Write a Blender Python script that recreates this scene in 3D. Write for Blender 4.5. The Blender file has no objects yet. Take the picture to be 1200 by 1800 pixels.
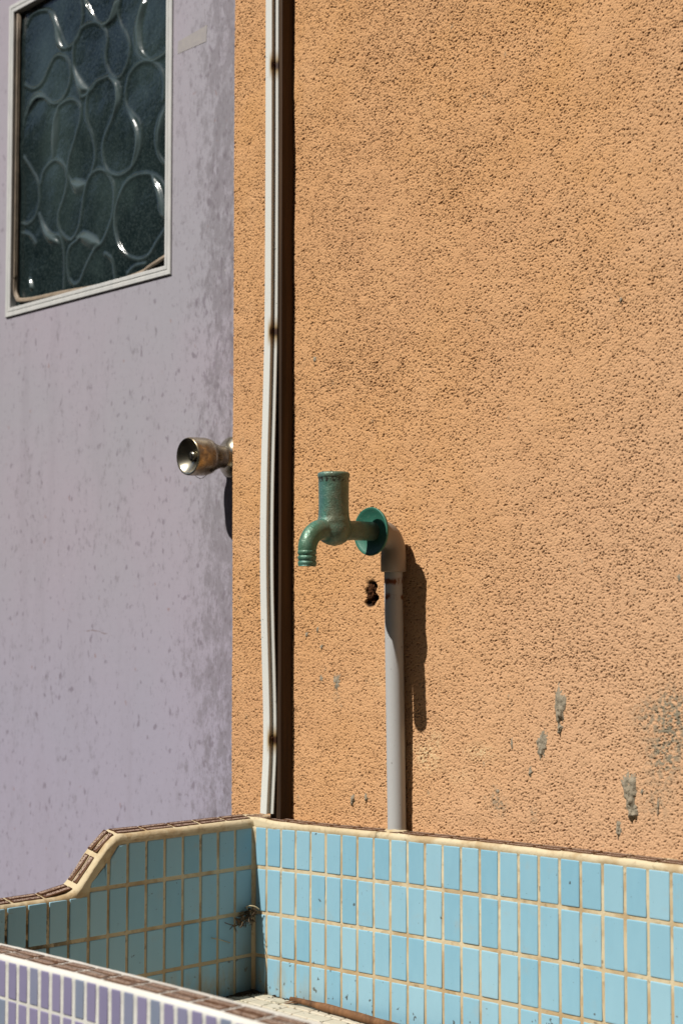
import bpy, bmesh, math, random
import numpy as np
from mathutils import Vector, Matrix, noise as mn
random.seed(7); rng = np.random.default_rng(11)
S = bpy.context.scene
COL = S.collection

# ------------------------------------------------------------ camera, sky, sun
cam_d = bpy.data.cameras.new('camera'); cam = bpy.data.objects.new('camera', cam_d); COL.objects.link(cam)
S.camera = cam
cam.location = (1.438, -1.413, 1.15)
YAW = math.radians(47.8); PITCH = math.atan(165/2750)
cam.rotation_euler = (math.pi/2 + PITCH, 0, YAW)
cam_d.sensor_fit = 'VERTICAL'; cam_d.sensor_height = 36; cam_d.lens = 55
cam_d.clip_start = 0.05; cam_d.clip_end = 500
cam_d.dof.use_dof = True; cam_d.dof.focus_distance = 1.96; cam_d.dof.aperture_fstop = 6.3; cam_d.dof.aperture_blades = 9
KX, KZ = 0.165, 1.18                                        # the sun's shadow slopes on the wall
W = bpy.data.worlds.new('World'); S.world = W; W.use_nodes = True
nt = W.node_tree; nt.nodes.clear()
sky = nt.nodes.new('ShaderNodeTexSky'); sky.sky_type = 'NISHITA'; sky.sun_disc = False
sky.sun_elevation = math.atan(KZ/math.hypot(1, KX)); sky.sun_rotation = math.radians(180 + math.degrees(math.atan(KX)))
sky.altitude = 20
bg = nt.nodes.new('ShaderNodeBackground'); bg.inputs['Strength'].default_value = 0.05
wo = nt.nodes.new('ShaderNodeOutputWorld'); nt.links.new(sky.outputs[0], bg.inputs[0]); nt.links.new(bg.outputs[0], wo.inputs[0])
sl = bpy.data.lights.new('sun', 'SUN'); sl.energy = 5.0; sl.angle = math.radians(0.5); sl.color = (1.0, 0.95, 0.87)
so = bpy.data.objects.new('sun', sl); COL.objects.link(so); so.location = (-0.5, -4, 6)
so.rotation_euler = Vector((KX, 1, -KZ)).to_track_quat('-Z', 'Y').to_euler()
S.view_settings.view_transform = 'Standard'; S.view_settings.look = 'None'
S.view_settings.exposure = 0.53; S.view_settings.gamma = 1.0
S.render.engine = 'CYCLES'

# ------------------------------------------------------------ helpers
def link(o, parent=None):
    COL.objects.link(o)
    if parent: o.parent = parent
    return o
def tag(o, label=None, cat=None, group=None, kind=None):
    if label: o['label'] = label
    if cat: o['category'] = cat
    if group: o['group'] = group
    if kind: o['kind'] = kind
    return o
def mesh(name, V, F, mat, parent=None, smooth=True, mats=None):
    me = bpy.data.meshes.new(name); me.from_pydata([tuple(map(float, v)) for v in V], [], F); me.update()
    if smooth: me.polygons.foreach_set('use_smooth', [True]*len(me.polygons))
    me.materials.append(mat)
    o = bpy.data.objects.new(name, me); link(o, parent); return o
def empty(name, loc=(0, 0, 0)):
    o = bpy.data.objects.new(name, None); link(o); o.location = loc; o.empty_display_size = .05
    return o
def recal(o):
    bm = bmesh.new(); bm.from_mesh(o.data); bmesh.ops.recalc_face_normals(bm, faces=bm.faces); bm.to_mesh(o.data); bm.free(); return o
class MB:
    def __init__(s): s.V = []; s.F = []
    def add(s, V, F):
        b = len(s.V); s.V += [tuple(v) for v in V]; s.F += [[i+b for i in f] for f in F]; return s
    def build(s, name, mat, parent=None, smooth=True): return mesh(name, s.V, s.F, mat, parent, smooth)
def tube(path, rad, n=14, cap=True):
    P = [Vector(p) for p in path]; R = rad if hasattr(rad, '__len__') else [rad]*len(P)
    V = []; F = []; t0 = (P[1]-P[0]).normalized()
    a = t0.orthogonal().normalized()
    for i, p in enumerate(P):
        t = (P[min(i+1, len(P)-1)]-P[max(i-1, 0)]).normalized()
        a = (a-t*a.dot(t)).normalized(); b = t.cross(a)
        for k in range(n):
            w = 2*math.pi*k/n; V.append(p+(a*math.cos(w)+b*math.sin(w))*R[i])
    for i in range(len(P)-1):
        for k in range(n): F.append([i*n+k, i*n+(k+1) % n, (i+1)*n+(k+1) % n, (i+1)*n+k])
    if cap: F.append(list(range(n))[::-1]); F.append([(len(P)-1)*n+k for k in range(n)])
    return V, F
def lathe(prof, base, axis, n=48, cap=True):
    """prof: (distance along axis, radius)"""
    ax = Vector(axis).normalized(); a = ax.orthogonal().normalized(); b = ax.cross(a); B = Vector(base)
    V = []; F = []
    for t, r in prof:
        for k in range(n):
            w = 2*math.pi*k/n; V.append(B+ax*t+(a*math.cos(w)+b*math.sin(w))*max(r, 1e-5))
    for i in range(len(prof)-1):
        for k in range(n): F.append([i*n+k, i*n+(k+1) % n, (i+1)*n+(k+1) % n, (i+1)*n+k])
    if cap: F.append(list(range(n))[::-1]); F.append([(len(prof)-1)*n+k for k in range(n)])
    return V, F
def box(x0, x1, y0, y1, z0, z1):
    V = [(x, y, z) for z in (z0, z1) for y in (y0, y1) for x in (x0, x1)]
    return V, [[0, 2, 3, 1], [4, 5, 7, 6], [0, 1, 5, 4], [2, 6, 7, 3], [0, 4, 6, 2], [1, 3, 7, 5]]
def bevel(o, w, seg=2):
    m = o.modifiers.new('bevel', 'BEVEL'); m.width = w; m.segments = seg; m.limit_method = 'ANGLE'; return o
def catmull(P, k=8, closed=False):
    P = [Vector(p) for p in P]; n = len(P); out = []
    rngi = range(n) if closed else range(n-1)
    for i in rngi:
        g = (lambda j: P[j % n]) if closed else (lambda j: P[max(0, min(n-1, j))])
        p0, p1, p2, p3 = g(i-1), g(i), g(i+1), g(i+2)
        for s in range(k):
            t = s/k; out.append(.5*((2*p1)+(p2-p0)*t+(2*p0-5*p1+4*p2-p3)*t*t+(3*p1-p0-3*p2+p3)*t**3))
    if not closed: out.append(P[-1])
    return out

# ------------------------------------------------------------ materials
ALB = .62
class M:
    def __init__(s, name, rough=.5, metal=0, spec=.5, coat=0):
        s.m = bpy.data.materials.new(name); s.m.use_nodes = True; s.t = s.m.node_tree; s.N = s.t.nodes; s.L = s.t.links
        s.b = s.N['Principled BSDF']; s.b.inputs['Roughness'].default_value = rough; s.b.inputs['Metallic'].default_value = metal
        s.b.inputs['Specular IOR Level'].default_value = spec; s.b.inputs['Coat Weight'].default_value = coat
        s.b.inputs['Coat Roughness'].default_value = .08
        s.tc = s.N.new('ShaderNodeTexCoord'); s.co = s.tc.outputs['Object']
    def n(s, ty, **k):
        q = s.N.new(ty)
        for a, v in k.items(): setattr(q, a, v)
        return q
    def map(s, scale=(1, 1, 1), loc=(0, 0, 0)):
        q = s.n('ShaderNodeMapping'); q.inputs['Scale'].default_value = scale; q.inputs['Location'].default_value = loc
        s.L.new(s.co, q.inputs[0]); return q.outputs[0]
    def noise(s, scale, detail=4, rough=.55, vec=None, dist=0):
        q = s.n('ShaderNodeTexNoise'); q.inputs['Scale'].default_value = scale; q.inputs['Detail'].default_value = detail
        q.inputs['Roughness'].default_value = rough; q.inputs['Distortion'].default_value = dist
        s.L.new(vec or s.co, q.inputs['Vector']); return q.outputs['Fac']
    def ramp(s, src, a, b, inv=False):
        q = s.n('ShaderNodeMapRange'); q.interpolation_type = 'SMOOTHSTEP'
        q.inputs['From Min'].default_value = a; q.inputs['From Max'].default_value = b
        if inv: q.inputs['To Min'].default_value = 1; q.inputs['To Max'].default_value = 0
        s.L.new(src, q.inputs['Value']); return q.outputs['Result']
    def math(s, op, a, b=None):
        q = s.n('ShaderNodeMath', operation=op)
        for i, v in enumerate((a, b)):
            if v is None: continue
            if isinstance(v, (int, float)): q.inputs[i].default_value = v
            else: s.L.new(v, q.inputs[i])
        return q.outputs[0]
    def sep(s, i):
        q = s.n('ShaderNodeSeparateXYZ'); s.L.new(s.co, q.inputs[0]); return q.outputs[i]
    def attr(s, name, out='Fac'):
        q = s.n('ShaderNodeAttribute'); q.attribute_name = name; return q.outputs[out]
    def mix(s, fac, a, b, mode='MIX'):
        q = s.n('ShaderNodeMix', data_type='RGBA', blend_type=mode)
        for i, v in ((0, fac), (6, a), (7, b)):
            if isinstance(v, (int, float)): q.inputs[i].default_value = v
            elif isinstance(v, tuple): q.inputs[i].default_value = (*v, 1)
            else: s.L.new(v, q.inputs[i])
        return q.outputs[2]
    def color(s, c, k=None):
        k = ALB if k is None else k                        # all colours were read off at exposure -0.15
        if isinstance(c, tuple): s.b.inputs['Base Color'].default_value = (*[v*k for v in c], 1)
        else: s.L.new(s.mix(1.0, c, (k, k, k), 'MULTIPLY'), s.b.inputs['Base Color'])
        return s
    def rough(s, f, a, b):
        q = s.n('ShaderNodeMapRange'); q.inputs['To Min'].default_value = a; q.inputs['To Max'].default_value = b
        s.L.new(f, q.inputs['Value']); s.L.new(q.outputs[0], s.b.inputs['Roughness']); return s
    def bump(s, h, dist=.001, strength=1):
        q = s.n('ShaderNodeBump'); q.inputs['Distance'].default_value = dist; q.inputs['Strength'].default_value = strength
        s.L.new(h, q.inputs['Height']); s.L.new(q.outputs[0], s.b.inputs['Normal']); return s

def m_stucco():
    s = M('stucco_orange', .9, spec=.15)
    big = s.noise(2.2, 3); mid = s.noise(14, 4); fine = s.noise(420, 3)
    c = s.mix(s.ramp(big, .35, .65), (.690, .370, .158), (.655, .362, .183))
    c = s.mix(s.ramp(mid, .35, .75), c, (.72, .405, .20))
    c = s.mix(s.math('MULTIPLY', s.ramp(fine, .35, .75), .35), c, (.80, .49, .235))
    # grades to a paler, pinker orange low on the right
    fx = s.math('ADD', s.math('MULTIPLY', s.sep(0), 1.0), s.math('MULTIPLY', s.sep(2), -.55))
    fx = s.math('ADD', fx, s.math('MULTIPLY', mid, .12))
    c = s.mix(s.math('MULTIPLY', s.ramp(fx, -.75, -.05), .75), c, (.70, .44, .27))
    st = s.n('ShaderNodeAttribute'); st.attribute_name = 'stain'
    ss = s.n('ShaderNodeSeparateColor'); s.L.new(st.outputs['Color'], ss.inputs[0])
    c = s.mix(s.math('MULTIPLY', ss.outputs[2], .6), c, (.13, .055, .02))      # dirt lodged in the pits, some of their shade painted in
    c = s.mix(s.ramp(st.outputs['Alpha'], 1, .6), c, (.022, .010, .005))          # the broken hole
    c = s.mix(ss.outputs[0], c, (.80, .62, .36))                                # pale scuffs
    g = s.math('MULTIPLY', ss.outputs[1], s.ramp(s.noise(170, 4), .42, .58))
    c = s.mix(g, c, (.27, .235, .17))                                          # grey lichen
    s.color(c); s.bump(s.noise(900, 3), .0006, .5); return s.m
def m_door():
    s = M('lilac_door_paint', .42, spec=.35)
    big = s.noise(2.5, 3); x = s.sep(0)
    c = s.mix(s.ramp(big, .3, .7), (.445, .40, .465), (.415, .40, .45))
    c = s.mix(s.math('MULTIPLY', s.ramp(s.sep(2), 1.35, .85), .55), c, (.42, .40, .53))
    st = s.noise(16, 4, .6, s.map((1, 1, .12)))
    c = s.mix(s.math('MULTIPLY', s.ramp(st, .5, .75), .22), c, (.28, .25, .29))
    d = s.ramp(x, -.60, -.40)
    n1 = s.noise(95, 2, .45, s.map((1, 1, .62)))
    n1 = s.math('ADD', n1, s.math('MULTIPLY', s.noise(6, 2), .16))
    n1 = s.math('ADD', n1, s.math('MULTIPLY', d, .05))
    c = s.mix(s.math('MULTIPLY', s.ramp(n1, .70, .83), .50), c, (.16, .125, .16))
    n2 = s.noise(210, 3, .6, s.map((1, 1, .55), (3, 1, 2)))
    n2 = s.math('ADD', n2, s.math('MULTIPLY', d, .10))
    c = s.mix(s.math('MULTIPLY', s.ramp(n2, .60, .78), .45), c, (.20, .17, .20))
    n3 = s.noise(62, 6, .75, s.map((1, 1, .55), (7, 0, 1)))
    n3 = s.math('ADD', n3, s.math('MULTIPLY', s.noise(4, 2, .5, s.map((1, 1, .6), (1, 4, 2))), .18))
    n3 = s.math('ADD', n3, s.math('MULTIPLY', s.ramp(x, -.56, -.41), .17))
    c = s.mix(s.math('MULTIPLY', s.ramp(n3, .62, .82), .50), c, (.175, .155, .17))
    ax = s.math('SUBTRACT', x, -.780); az = s.math('ADD', s.sep(2), s.math('MULTIPLY', s.math('MULTIPLY', ax, ax), 2.6))
    az = s.math('ADD', az, s.math('MULTIPLY', s.noise(30, 3), .012))
    arc_ = s.math('MULTIPLY', s.ramp(s.math('ABSOLUTE', s.math('SUBTRACT', az, 1.115)), .0022, .0004), s.ramp(s.math('ABSOLUTE', ax), .062, .050))
    c = s.mix(s.math('MULTIPLY', s.math('MULTIPLY', arc_, s.ramp(s.noise(60, 3), .38, .55)), .6), c, (.22, .15, .14))
    rs = s.noise(52, 2, .5, s.map((1, 1, .8), (1, 5, 9)))
    c = s.mix(s.math('MULTIPLY', s.ramp(rs, .70, .76), .45), c, (.30, .16, .13))
    pt = s.noise(38, 5, .7, s.map((1, 1, 1), (2, 2, 2)))
    c = s.mix(s.math('MULTIPLY', s.ramp(pt, .71, .74), .5), c, (.62, .60, .60))
    s.color(c); s.rough(st, .35, .6); s.bump(s.noise(60, 4), .0012, .25); return s.m
def m_grout(name, a, b, dirt=.5):
    s = M(name, .85, spec=.2)
    n = s.noise(9, 5); f = s.noise(120, 4)
    c = s.mix(s.ramp(n, .35, .7), a, b)
    c = s.mix(s.math('MULTIPLY', s.ramp(f, .55, .75), dirt), c, (.25, .17, .085))
    z = s.sep(2)
    c = s.mix(s.math('MULTIPLY', s.ramp(z, .79, .62), .55 if dirt > .2 else 0), c, (.42, .27, .125))
    k = s.noise(45, 5, .7)
    c = s.mix(s.math('MULTIPLY', s.ramp(k, .60, .70), dirt*1.3), c, (.09, .06, .03))
    if dirt > .2:
        gm = s.math('MULTIPLY', s.ramp(s.sep(1), -.24, -.42), s.ramp(z, .80, .76))
        c = s.mix(s.math('MULTIPLY', gm, s.ramp(s.noise(70, 5, .7, s.map((1, 1, .6), (2, 2, 2))), .42, .55)), c, (.045, .03, .018))
        c = s.mix(s.math('MULTIPLY', s.ramp(s.noise(24, 4, .6, s.map((1, 1, 1), (8, 2, 2))), .45, .64), .6), c, (.42, .27, .12))
    s.color(c); s.bump(s.math('ADD', f, s.noise(30, 4)), .0012, .6); return s.m
def m_tile(name, cols, dirt=True, rough=.3):
    s = M(name, rough, spec=.5)
    t = s.attr('tint')
    c = s.mix(t, cols[0], cols[1])
    if len(cols) > 2: c = s.mix(s.ramp(t, .72, .78), c, cols[2])
    c = s.mix(s.math('MULTIPLY', s.noise(90, 3, .5, s.map((1, 1, .25))), .35), c, tuple(min(1, v*1.14) for v in cols[1]))
    if dirt:
        sp = s.noise(310, 2, .4)
        c = s.mix(s.math('MULTIPLY', s.ramp(sp, .735, .77), .7), c, (.05, .045, .03))
        sp = s.noise(95, 3, .5); spz = s.math('ADD', sp, s.math('MULTIPLY', s.ramp(s.sep(2), .72, .62), .10))
        c = s.mix(s.math('MULTIPLY', s.ramp(spz, .735, .765), .8), c, (.06, .05, .035))
        low = s.math('MULTIPLY', s.ramp(s.sep(2), .685, .63), s.ramp(s.noise(34, 5, .7, s.map((1, 1, .35))), .42, .62))
        near = s.ramp(s.sep(0), -.08, -.25)
        c = s.mix(s.math('MULTIPLY', s.math('MULTIPLY', low, near), .8), c, (.42, .38, .25))
        c = s.mix(s.math('MULTIPLY', s.ramp(s.noise(20, 5, .7), .58, .75), .25), c, (.45, .42, .33))
        # olive-brown tone, deeper towards the foot of the inner left corner
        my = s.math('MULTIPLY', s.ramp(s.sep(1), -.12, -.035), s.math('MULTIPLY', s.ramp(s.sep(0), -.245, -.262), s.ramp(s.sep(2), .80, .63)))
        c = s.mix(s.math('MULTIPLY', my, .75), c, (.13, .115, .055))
    s.color(c); s.rough(s.noise(40, 4), rough-.08, rough+.18); s.bump(s.noise(60, 2), .0008, .3); return s.m
def m_brown():
    s = M('brown_ornate_tile', .6, spec=.15)
    uv = s.n('ShaderNodeUVMap'); uv.uv_map = 'UVMap'; q = s.n('ShaderNodeSeparateXYZ'); s.L.new(uv.outputs[0], q.inputs[0])
    u, v = q.outputs[0], q.outputs[1]
    ex = s.math('ABSOLUTE', s.math('SUBTRACT', u, .5)); ey = s.math('ABSOLUTE', s.math('SUBTRACT', v, .5))
    inner = s.math('MULTIPLY', s.ramp(ex, .455, .44), s.ramp(ey, .31, .27))
    rim = s.math('MAXIMUM', s.ramp(ex, .482, .490), s.ramp(ey, .43, .455))
    n = s.noise(620, 2, .5); n2 = s.n('ShaderNodeTexVoronoi'); n2.inputs['Scale'].default_value = 480; s.L.new(s.co, n2.inputs['Vector'])
    fil = s.ramp(s.math('ADD', n, s.math('MULTIPLY', n2.outputs['Distance'], .5)), .66, .74)
    c = s.mix(s.noise(60, 3), (.045, .015, .010), (.085, .030, .018))
    c = s.mix(rim, c, (.12, .055, .02))
    c = s.mix(s.math('MULTIPLY', inner, fil), c, (.42, .31, .24))
    c = s.mix(s.math('MULTIPLY', s.ramp(s.noise(55, 4, .7), .55, .75), .35), c, (.36, .29, .20))
    s.color(c); s.bump(fil, .0003, .5); return s.m
def m_tap():
    s = M('tap_green_patina', .36, metal=.25, spec=.5)
    n = s.noise(38, 5, .65); f = s.noise(600, 3); k = s.noise(90, 5, .7)
    c = s.mix(s.ramp(n, .35, .65), (.052, .195, .150), (.085, .25, .19))
    c = s.mix(s.math('MULTIPLY', s.ramp(s.noise(22, 3, .5, s.map((1, 1, 1), (4, 4, 4))), .48, .66), .7), c, (.13, .24, .25))
    c = s.mix(s.math('MULTIPLY', s.ramp(s.noise(30, 5, .7, s.map((1, 1, .8), (9, 3, 1))), .48, .64), .45), c, (.20, .165, .095))
    c = s.mix(s.math('MULTIPLY', s.ramp(f, .55, .72), .45), c, (.35, .42, .34))
    c = s.mix(s.math('MULTIPLY', s.ramp(k, .66, .70), .8), c, (.04, .03, .02))
    tx, ty, tz = s.sep(0), s.sep(1), s.sep(2)
    pn = s.noise(65, 5, .7, s.map((1, 1, .6), (5, 1, 7)))
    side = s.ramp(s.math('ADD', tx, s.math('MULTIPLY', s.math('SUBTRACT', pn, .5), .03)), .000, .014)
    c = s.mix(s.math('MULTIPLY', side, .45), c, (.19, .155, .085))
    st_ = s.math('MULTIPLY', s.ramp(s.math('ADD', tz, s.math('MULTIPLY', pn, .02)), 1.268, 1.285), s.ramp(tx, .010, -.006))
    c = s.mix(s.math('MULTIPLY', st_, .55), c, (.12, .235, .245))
    c = s.mix(s.math('MULTIPLY', s.ramp(ty, -.147, -.160), .45), c, (.045, .215, .125))
    ch2 = s.math('MULTIPLY', s.ramp(s.noise(190, 4, .75, s.map((1, 1, .7), (1, 8, 2))), .60, .64), s.ramp(pn, .48, .56))
    c = s.mix(s.math('MULTIPLY', ch2, .8), c, (.30, .27, .21))
    # chipped rust under the rim
    z = s.sep(2); band = s.math('MULTIPLY', s.ramp(z, 1.3075, 1.3055, True), 1)
    band = s.math('MULTIPLY', s.ramp(z, 1.3015, 1.3035), s.ramp(z, 1.3095, 1.308))
    ch = s.ramp(s.noise(330, 4, .7, s.map((1, 1, .6))), .49, .53)
    side = s.ramp(s.math('ADD', s.sep(0), s.math('MULTIPLY', s.sep(1), .4)), -.052, -.044)
    c = s.mix(s.math('MULTIPLY', s.math('MULTIPLY', band, ch), .95), c, (.02, .014, .01))
    s.color(c); s.rough(s.ramp(s.noise(120, 4, .7), .3, .7), .26, .6); s.bump(s.math('ADD', s.noise(420, 3), s.math('MULTIPLY', k, 1.5)), .0009, .6); return s.m
def m_flange():
    s = M('flange_green', .5, metal=.1)
    f = s.noise(500, 3); c = s.mix(s.noise(60, 4), (.025, .15, .10), (.045, .20, .14))
    c = s.mix(s.math('MULTIPLY', s.ramp(f, .6, .7), .5), c, (.18, .32, .24)); s.color(c); s.bump(f, .0004, .4); return s.m
def m_pvc(name, a, b, rust=False):
    s = M(name, .48, spec=.4)
    c = s.mix(s.noise(12, 4, .6, s.map((1, 1, .3))), a, b)
    c = s.mix(s.math('MULTIPLY', s.ramp(s.noise(140, 3), .70, .74), .5), c, (.1, .08, .06))
    if rust:
        z = s.sep(2); w = s.math('ADD', z, s.math('MULTIPLY', s.math('SUBTRACT', s.noise(70, 4), .5), .010))
        for z0 in (1.1815, 1.1615):
            m = s.ramp(s.math('ABSOLUTE', s.math('SUBTRACT', w, z0)), .0052, .001)
            m = s.math('MULTIPLY', m, s.ramp(s.noise(90, 4, .7, s.map((1, 1, .5), (z0, 3, 0))), .40, .56))
            c = s.mix(m, c, (.20, .055, .012))
    s.color(c); s.bump(s.noise(300, 3), .0003, .3); return s.m
def m_simple(name, a, b, scale, rough, metal=0, stretch=(1, 1, 1), bump=0, spec=.5, bs=None):
    s = M(name, rough, metal, spec); n = s.noise(scale, 5, .6, s.map(stretch))
    s.color(s.mix(s.ramp(n, .3, .7), a, b))
    if bump: s.bump(s.noise(bs or scale*3, 4, .6, s.map(stretch)), bump, .8)
    return s.m
def m_channel():
    s = M('white_pvc_moulding', .45, spec=.45)
    c = s.mix(s.noise(30, 3, .5, s.map((1, 1, .1))), (.76, .78, .74), (.82, .83, .80))
    c = s.mix(s.ramp(s.noise(260, 2, .4), .745, .77), c, (.15, .14, .1))
    z = s.sep(2)
    for z0 in (1.914, 1.534, .968):
        dz = s.math('SUBTRACT', z, z0)
        up = s.math('ABSOLUTE', s.math('ADD', dz, s.math('MULTIPLY', s.noise(80, 3), .004)))
        m = s.math('MULTIPLY', s.ramp(up, .026, .002), s.ramp(s.sep(0), -.2400, -.2320))
        c = s.mix(s.math('MULTIPLY', m, .95), c, (.34, .20, .03))
        m = s.math('MULTIPLY', s.ramp(up, .010, .002), s.ramp(s.sep(0), -.2345, -.2320))
        c = s.mix(m, c, (.05, .018, .006))
    s.color(c); return s.m
def m_knob():
    s = M('tarnished_brass_steel', .3, metal=.95)
    n = s.noise(55, 5, .65); k = s.noise(90, 5, .7, s.map((1, 1, 1), (3, 3, 3)))
    c = s.mix(s.ramp(n, .35, .65), (.42, .37, .28), (.30, .235, .14))
    y = s.sep(1); body = s.ramp(y, -.035, -.030); body2 = s.ramp(y, .0, .008, True)
    c = s.mix(s.math('MULTIPLY', s.ramp(k, .48, .62), .75), c, (.20, .165, .14))
    s.color(c, 1); s.rough(s.ramp(k, .4, .65), .22, .55); s.bump(k, .0004, .5); return s.m
def m_chrome():
    s = M('knob_face_metal', .26, metal=1.0); c = s.mix(s.noise(70, 4), (.50, .47, .38), (.40, .36, .27))
    s.color(c, .95); return s.m
def m_glass():
    s = M('patterned_glass', .28, spec=.6)
    n = s.noise(9, 4); f = s.noise(240, 4, .7)
    c = s.mix(s.ramp(n, .3, .7), (.004, .010, .011), (.012, .022, .023))
    c = s.mix(s.math('MULTIPLY', s.ramp(f, .42, .72), .75), c, (.050, .070, .070))
    c = s.mix(s.math('MULTIPLY', s.ramp(s.noise(5, 4, .6, s.map((1, 1, .5), (4, 1, 1))), .48, .72), .45), c, (.065, .10, .095))
    rl = s.attr('relief')
    c = s.mix(rl, c, (.082, .115, .118))  # relief painted paler, standing in for light refracted by the thick glass
    s.color(c); s.b.inputs['Roughness'].default_value = .17; s.bump(f, .0004, .3); return s.m
def m_bead():
    s = M('glass_relief', .24, spec=.7, coat=.2)
    s.color(s.mix(s.noise(40, 3), (.045, .075, .080), (.085, .125, .13))); s.bump(s.noise(130, 2), .0006, .35); return s.m
def m_lens():
    s = M('glass_relief_thick', .2, spec=.8, coat=.35)
    n = s.noise(60, 4, .6, s.map((1.6, 1, .5)))
    s.color(s.mix(s.ramp(n, .3, .7), (.022, .040, .043), (.11, .15, .155))); s.bump(s.noise(90, 3, .5, s.map((1.4, 1, .6))), .0015, .5); return s.m
def m_wood(name, a, b):
    s = M(name, .7, spec=.25); n = s.noise(55, 5, .65, s.map((1, 1, .035))); k = s.noise(12, 4, .6, s.map((1, 1, .3)))
    c = s.mix(s.ramp(n, .35, .65), a, b); c = s.mix(s.math('MULTIPLY', s.ramp(k, .5, .75), .5), c, tuple(v*.35 for v in a))
    s.color(c); s.bump(n, .001, .6); return s.m
MAT = dict(altwall=m_simple('grey_render', (.09, .088, .08), (.13, .125, .115), 4, .9, 0, (1, 1, 1), .003, .2, 80),
    stucco=m_stucco(), door=m_door(), cream=m_grout('cream_mortar', (.74, .64, .44), (.64, .53, .34), .45),
    white=m_grout('white_mortar', (.80, .80, .76), (.72, .71, .66), .06),
    blue=m_tile('blue_glazed_tile', [(.225, .475, .63), (.345, .585, .71)]),
    purple=m_tile('purple_mosaic_tile', [(.25, .235, .38), (.31, .28, .44), (.23, .29, .38)], False, .42),
    floor=m_tile('off_white_floor_tile', [(.62, .56, .43), (.70, .64, .52)], True, .5),
    brown=m_brown(), tap=m_tap(), flange=m_flange(),
    pvc=m_pvc('grey_pvc', (.49, .495, .50), (.56, .56, .56), True), elbow=m_pvc('beige_pvc', (.36, .295, .24), (.42, .345, .28)),
    alu=m_simple('painted_aluminium', (.66, .67, .66), (.76, .76, .74), 90, .45, .1, (1, 1, .3), .0003),
    gasket=m_simple('beige_rubber', (.22, .17, .12), (.36, .28, .20), 60, .6, 0, (1, 1, 1), .0004),
    channel=m_channel(), batten=m_wood('dark_brown_wood', (.030, .014, .005), (.085, .042, .016)), stick=m_wood('brown_stick_wood', (.12, .055, .022), (.27, .13, .055)),
    knob=m_knob(), chrome=m_chrome(), dark=m_simple('dark_hole', (.01, .008, .006), (.02, .015, .01), 40, .8),
    rust=m_simple('rusty_iron', (.022, .010, .005), (.11, .045, .020), 230, .95, 0, (1, 1, 1), .0012, .05),
    mortar=m_simple('grey_mortar', (.25, .215, .16), (.42, .36, .27), 170, .95, 0, (1, 1, 1), .0016, .1, 380),
    glass=m_glass(), bead=m_bead(), lens=m_lens(),
    tape=m_simple('old_tape', (.37, .345, .35), (.42, .39, .375), 60, .6),
    twig=m_simple('dry_twig', (.06, .035, .015), (.19, .12, .055), 300, .8), straw=m_simple('pale_straw', (.55, .45, .26), (.65, .55, .34), 200, .7),
    dirt=m_simple('dark_dirt', (.025, .018, .010), (.09, .06, .035), 200, .95, 0, (1, 1, 1), .001, .1),
    concrete=m_simple('asphalt_ground', (.055, .053, .05), (.085, .08, .075), 3, .9, 0, (1, 1, 1), .004, .2, 60))

# ------------------------------------------------------------ ground
g = mesh('ground', [(-60, -60, 0), (60, -60, 0), (60, 60, 0), (-60, 60, 0)], [[0, 1, 2, 3]], MAT['concrete'], smooth=False); tag(g, kind='structure')

# ------------------------------------------------------------ stuccoed house wall
WX0 = -.356                                                # the wall's edge at the door opening
def blurnoise(h, w, sig, seed, ang=0, an=1.0):
    r = np.random.default_rng(seed).standard_normal((h, w))
    fy = np.fft.fftfreq(h)[:, None]; fx = np.fft.rfftfreq(w)[None, :]
    a, b = fx*math.cos(ang)+fy*math.sin(ang), -fx*math.sin(ang)+fy*math.cos(ang)
    k = np.exp(-2*(math.pi**2)*((a*sig*an)**2+(b*sig/an)**2))
    o = np.fft.irfft2(np.fft.rfft2(r)*k, s=(h, w)); return (o-o.mean())/o.std()
DX = .0007
def axis(lo, d0, d1, hi, edge_lo=False):
    a = list(np.arange(d0, d1, DX)); s = DX*3; x = a[-1]
    while x < hi: x += s; s *= 1.35; a.append(min(x, hi))
    if not edge_lo:
        s = DX*3; x = a[0]; pre = []
        while x > lo: x -= s; s *= 1.35; pre.append(max(x, lo))
        a = pre[::-1]+a
    return np.array(a)
xs = axis(WX0, WX0, .50, 3.2, True); zs = axis(0, .84, 2.09, 3.1)
nx, nz = len(xs), len(zs)
i1 = blurnoise(nz, nx, .68, 1, .6, 1.1); i2 = blurnoise(nz, nx, 1.06, 2, .6, 1.2); i3 = blurnoise(nz, nx, 9, 3); i5 = blurnoise(nz, nx, 60, 5); i4 = blurnoise(nz, nx, .6, 4)
f = i1*.88+i2*.42+i4*.2+i3*.10+i5*.14
pit = np.clip((-f-.68)/1.15, 0, 1.4)                        # only the hollows go deep
H = .00030*np.tanh(f) + .00009*i4 + .00020*i3 + .0004*i5 - .0010*pit
XX, ZZ = np.meshgrid(xs, zs)
dense = ((XX < .50) & (ZZ > .84) & (ZZ < 2.09)).astype(float); H *= dense
stain = np.zeros((nz, nx, 4)); stain[..., 3] = 1
stain[..., 2] = np.clip((pit-.25)/.6, 0, 1)*dense
def blob(cx, cz, rx, rz, sd=0, ang=0):
    dx, dz = XX-cx, ZZ-cz; a = dx*math.cos(ang)+dz*math.sin(ang); b = -dx*math.sin(ang)+dz*math.cos(ang)
    return np.exp(-((a/rx)**2+(b/rz)**2))
spk = np.clip(i1*.5+i2*.6+.2, 0, 1)
for (x, z, rx, rz, k) in ((.040, .962, .022, .016, 1.0), (.132, .972, .022, .009, .9), (.055, .985, .012, .010, .5), (.10, .94, .02, .008, .4), (-.05, 1.05, .015, .012, .3)):
    stain[..., 0] += blob(x, z, rx, rz)*k*spk*.9
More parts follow.
